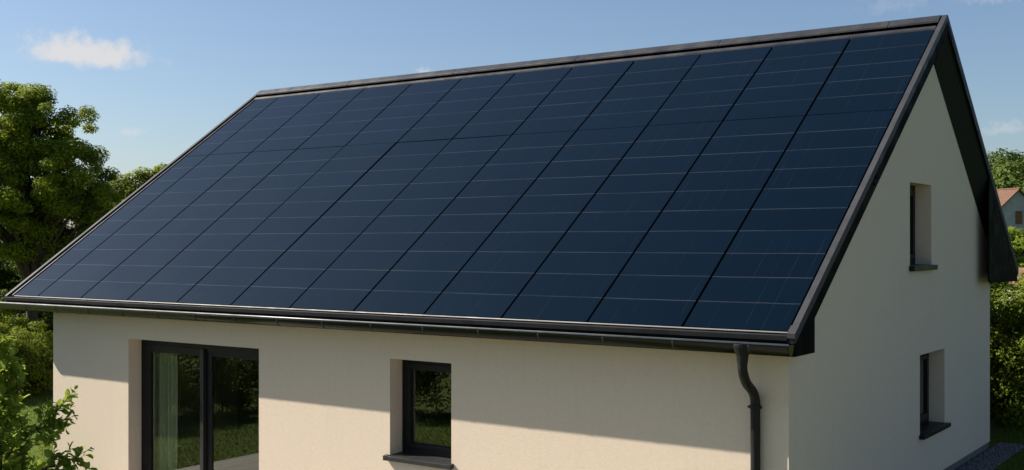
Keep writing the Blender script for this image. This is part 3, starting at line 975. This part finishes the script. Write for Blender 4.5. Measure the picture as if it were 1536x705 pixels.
# ---- young tree in the foreground on the left (10 m off)
def young_tree():
    rng = np.random.default_rng(5)
    C0 = np.array([5.107, -12.932, 3.96])
    th = R(35.185)
    fw = np.array([-math.sin(th), math.cos(th), 0]); rt = np.array([math.cos(th), math.sin(th), 0])
    base = C0 + fw * 10.0 + rt * (-.450 * 10.0); base[2] = GLOW
    root = empty('young_tree', tuple(base), 'young tree with bright green leaves in front of the left wall end', 'tree')
    def at(r, f, z):
        return np.array(rt * r + fw * f + np.array([0, 0, z - GLOW]))
    tb = MB()
    trunk = [at(0, 0, GLOW - .02), at(.02, 0, .8), at(-.01, .02, 1.6), at(.02, 0, 2.3), at(.0, 0, 2.8), at(.02, 0, 3.12)]
    tb.tube([Vector(p) for p in trunk], [.034, .03, .025, .018, .011, .004], 8)
    twigs = []
    def branch(p0, p1, r0, leaves=True, sag=.03):
        p0 = np.array(p0); p1 = np.array(p1)
        mid = (p0 + p1) / 2 + np.array([0, 0, -sag]) + rng.normal(0, .012, 3)
        tb.tube([Vector(p0), Vector(mid), Vector(p1)], [r0, r0 * .7, r0 * .3], 5)
        twigs.append((p0, mid, p1))
    # placed boughs reaching out to the right
    b1 = at(.32, .02, 2.32); branch(trunk[2] + (0, 0, .25), b1, .011)
    for e in (at(.47, -.05, 2.56), at(.60, .03, 2.60), at(.675, -.02, 2.67), at(.66, .0, 2.44), at(.585, .05, 2.33), at(.52, -.05, 2.22), at(.50, .02, 2.42)):
        branch(b1, e, .006)
        branch((b1 + e) / 2, (b1 + e) / 2 + (e - b1) * .3 + rng.normal(0, .05, 3), .004)
    b2 = at(.40, -.05, 1.98); branch(trunk[2], b2, .011)
    for e in (at(.56, 0, 2.12), at(.66, -.04, 2.16), at(.79, .03, 2.145), at(.72, .05, 2.03), at(.80, -.05, 1.98), at(.62, -.04, 1.93)):
        branch(b2, e, .006)
        branch((b2 + e) / 2, (b2 + e) / 2 + (e - b2) * .3 + rng.normal(0, .05, 3), .004)
    # the body of the crown, narrow at the top
    for k in range(300):
        z = rng.uniform(1.35, 3.12)
        rmax = np.interp(z, [1.3, 1.7, 2.2, 2.7, 2.95, 3.15], [.45, .43, .33, .22, .18, .06])
        a = rng.uniform(0, 2 * math.pi)
        rr = rmax * rng.uniform(.25, 1.0)
        zz = max(0.7, z - rr * .75)
        st = at(0, 0, min(zz, 3.05))
        e = at(rr * math.cos(a), rr * math.sin(a), z)
        branch(st * .45 + e * .55 + (0, 0, -.03), e, .004, sag=.0)
        if k % 5 == 0:
            tb.tube([Vector(st), Vector(st * .45 + e * .55 + (0, 0, -.03))], [.008, .005], 5)
    V = []; F = []
    def leaf(p, d, up, s):
        d = d / np.linalg.norm(d)
        side = np.cross(d, up); side /= max(np.linalg.norm(side), 1e-6)
        nrm = np.cross(side, d)
        w = s * rng.uniform(.26, .36)
        o = len(V)
        c = nrm * s * .10
        prof = [(0, 0), (.28, .85), (.55, 1.0), (.82, .6)]
        V.append(p)
        for t_, ww in prof[1:]:
            dr = -nrm * s * .16 * t_ * t_
            V.append(p + d * s * t_ + side * w * ww + c + dr)
            V.append(p + d * s * t_ + dr)
            V.append(p + d * s * t_ - side * w * ww + c + dr)
        V.append(p + d * s - nrm * s * .16)
        F.append((o, o + 2, o + 1, o + 1)); F.append((o, o + 3, o + 2, o + 2))
        for q in range(2):
            b = o + 1 + q * 3
            F.append((b, b + 1, b + 4, b + 3)); F.append((b + 1, b + 2, b + 5, b + 4))
        b = o + 7
        F.append((b, b + 1, o + 10, o + 10)); F.append((b + 1, b + 2, o + 10, o + 10))
    for (p0, m_, p1) in twigs:
        ln = np.linalg.norm(p1 - p0)
        nl = int(np.clip(ln / .017, 6, 15))
        for q in range(nl):
            t_ = .2 + .8 * (q + rng.uniform(-.2, .2)) / (nl - 1)
            t_ = min(max(t_, .1), 1.0)
            p = (1 - t_) ** 2 * p0 + 2 * t_ * (1 - t_) * m_ + t_ * t_ * p1
            ax = (p1 - p0) / max(ln, 1e-6)
            rnd = rng.normal(0, 1, 3)
            sd = np.cross(ax, rnd); sd /= np.linalg.norm(sd)
            d = ax * rng.uniform(.3, .9) + sd * rng.uniform(.5, 1.1) + np.array([0, 0, rng.uniform(-.35, .25)])
            leaf(p, d, np.array([0, 0, 1.0]) + rng.normal(0, .45, 3), rng.uniform(.055, .105))
    me = bpy.data.meshes.new('leaves')
    me.from_pydata([tuple(v) for v in V], [], [tuple(dict.fromkeys(f)) for f in F])
    me.materials.append(M['leaf_young'])
    me.shade_smooth()
    o = bpy.data.objects.new('leaves', me); COL.objects.link(o); o.parent = root
    tb.build('trunk', M['bark'], root, smooth=True)
young_tree()

# ---- grass blades where the lawn shows (beside the left wall, right corner, and in the glass)
def grass():
    rng = np.random.default_rng(3)
    P = []
    def area(x0, x1, y0, y1, dens, ok):
        n = int((x1 - x0) * (y1 - y0) * dens)
        p = np.stack([rng.uniform(x0, x1, n), rng.uniform(y0, y1, n)], 1)
        P.append(p[ok(p)])
    area(-29, -9, -10, 8, 200, lambda p: ~((p[:, 0] > -15.0) & (p[:, 1] > -.05)) & ~((p[:, 0] > -13.25) & (p[:, 1] > -3.35)))
    area(.4, 3.4, 7.5, 15, 330, lambda p: p[:, 0] > .50 + .08 * np.sin(p[:, 1] * 5))
    area(-.3, .7, 10.6, 15, 330, lambda p: (p[:, 1] > 10.9))
    p = np.concatenate(P); n = len(p)
    h = rng.uniform(.035, .085, n); w = rng.uniform(.006, .012, n)
    a = rng.uniform(0, 2 * math.pi, n); ln = rng.uniform(0, .05, (n, 2)) * np.sign(rng.normal(0, 1, (n, 2)))
    dx = np.cos(a) * w; dy = np.sin(a) * w
    z = gh(p[:, 0], p[:, 1])
    V = np.stack([np.stack([p[:, 0] - dx, p[:, 1] - dy, z], 1), np.stack([p[:, 0] + dx, p[:, 1] + dy, z], 1), np.stack([p[:, 0] + ln[:, 0], p[:, 1] + ln[:, 1], z + h], 1)], 1).reshape(-1, 3)
    tag(np_mesh('grass', V, np.arange(n * 3).reshape(n, 3), M['grass']), 'short green lawn grass around the house', 'grass', kind='stuff')
grass()
def gravel():
    rng = np.random.default_rng(4)
    n = 2600
    import bmesh
    bm = bmesh.new(); bmesh.ops.create_icosphere(bm, subdivisions=1, radius=1.0)
    bv = np.array([v.co[:] for v in bm.verts]); bf = np.array([[v.index for v in f.verts] for f in bm.faces]); bm.free()
    c = np.stack([rng.uniform(.02, .50, n), rng.uniform(6.0, 10.85, n), rng.uniform(.008, .03, n)], 1)
    s = rng.uniform(.012, .034, n)
    sc = s[:, None] * rng.uniform(.6, 1.2, (n, 3)) * np.array([1, 1, .7])
    V = (bv[None] * sc[:, None, :] * rng.uniform(.85, 1.1, (n, len(bv), 1)) + c[:, None, :]).reshape(-1, 3)
    F = (bf[None] + (np.arange(n) * len(bv))[:, None, None]).reshape(-1, 3)
    tag(np_mesh('gravel', V, F, M['gravel']), 'loose grey gravel along the foot of the gable wall', 'gravel', kind='stuff')
gravel()

# ================================================================== FAR BUILDINGS, HILL WOOD
def gable_house(loc, rz, w, d, hw, rise, label, wallm, roofm, windows, chimney=True, over=.35):
    root = empty('village_house', loc, label, 'house', rz=rz)
    mb = MB()
    # gable faces local -Y, ridge along local Y
    prof = [(-w / 2, -.6), (w / 2, -.6), (w / 2, hw), (0, hw + rise), (-w / 2, hw)]
    n = 5
    mb.add([(x, 0, z) for x, z in prof] + [(x, d, z) for x, z in prof], [tuple(range(n)), tuple(range(2 * n - 1, n - 1, -1))] + [(i, i + n, (i + 1) % n + n, (i + 1) % n) for i in range(n)])
    mb.build('wall', wallm, root)
    rm = MB(); th = .16
    k = rise / (w / 2)
    for s in (-1, 1):
        xe = s * (w / 2 + over); ze = hw - k * over
        ys0, ys1 = -over, d + over
        rm.add([(0, ys0, hw + rise + .02), (xe, ys0, ze + .02), (xe, ys1, ze + .02), (0, ys1, hw + rise + .02),
                (0, ys0, hw + rise + .02 + th), (xe, ys0, ze + .02 + th), (xe, ys1, ze + .02 + th), (0, ys1, hw + rise + .02 + th)],
               [(0, 1, 2, 3), (4, 7, 6, 5), (0, 4, 5, 1), (1, 5, 6, 2), (2, 6, 7, 3), (3, 7, 4, 0)])
    rf = rm.build('roof', roofm, root)
    MB().tube([(0, -over - .03, hw + rise + .17), (0, d + over + .03, hw + rise + .17)], .14, 8).build('ridge_tiles', roofm, rf)
    if chimney:
        MB().box((w * .18, d * .6, hw + rise * .4), (w * .18 + .6, d * .6 + .6, hw + rise + .9)).build('chimney', wallm, rf)
    for (x, z, ww, hh) in windows:
        fw_ = MB().box((x - ww / 2, -.05, z), (x + ww / 2, .02, z + hh)).build('window', M['darkpane'], root)
        s = MB()
        for k_ in (-1, 1):
            xc = x + k_ * ww * .26
            s.box((xc - ww * .23, -.10, z - .04), (xc + ww * .23, -.055, z + hh + .04))
        for j in range(5):
            s.box((x - ww * .48, -.115, z + hh * (.1 + .19 * j)), (x + ww * .48, -.102, z + hh * (.13 + .19 * j)))
        s.build('shutter', M['wood'], fw_)
        MB().box((x - ww * .6, -.16, z - .14), (x + ww * .6, .0, z - .06)).build('sill', wallm, fw_)
    return root
# right : white house with terracotta roof (about 150 m off)
gable_house((-24.6, 136.0, 2.6), R(52), 5.6, 9.0, 5.4, 2.3, 'far white house with terracotta roof and brown shutters below the wooded hill', M['whitewash'], M['terracotta'], [(.15, 3.6, .95, 1.5)], chimney=False)
# right : low outbuilding with brown roof
gable_house((-4.2, 50.5, 0), R(35), 6.5, 5.0, 1.85, .75, 'low grey outbuilding with brown tiled roof behind the hedge', M['greywall'], M['browntile'], [], chimney=False)
# left : red-tiled house glimpsed through the trees
gable_house((-60.0, 33.0, 0), R(-62), 8.0, 12.0, 3.6, 3.4, 'red tiled house glimpsed between the trees on the left', M['whitewash'], M['terracotta'], [(0, 3.6, .9, 1.2)])

def forest():
    rng = np.random.default_rng(9)
    Vs, Fs, o = [], [], 0
    n = 720
    x = rng.uniform(-150, 150, n); y = rng.uniform(150, 320, n)
    # more of them on the slope facing the house
    for i_ in range(n):
        h = float(hill_h(x[i_], y[i_]))
        if h < 1.2: continue
        s = rng.uniform(3.2, 5.2)
        ht = rng.uniform(7, 11)
        c = np.array([x[i_], y[i_], h + ht - s])
        d = unit(rng.normal(0, 1, (800, 3)))
        bump = 1 + .22 * np.sin(d[:, 0] * 5 + i_) * np.sin(d[:, 1] * 5 + 2 * i_) + .12 * np.sin(d[:, 2] * 9 + i_)
        P = c + d * s * np.array([1, 1, .95]) * bump[:, None] * rng.uniform(.8, 1.03, (800, 1))
        V, F = leaf_quads(P, d + np.array([0, 0, .3]), .58, rng, .8, .4)
        Vs.append(V); Fs.append(F + o); o += len(V)
    tag(np_mesh('forest', np.concatenate(Vs), np.concatenate(Fs), M['leaf_hill']), 'dense green wood covering the hill behind the village house', 'forest', kind='stuff')
forest()
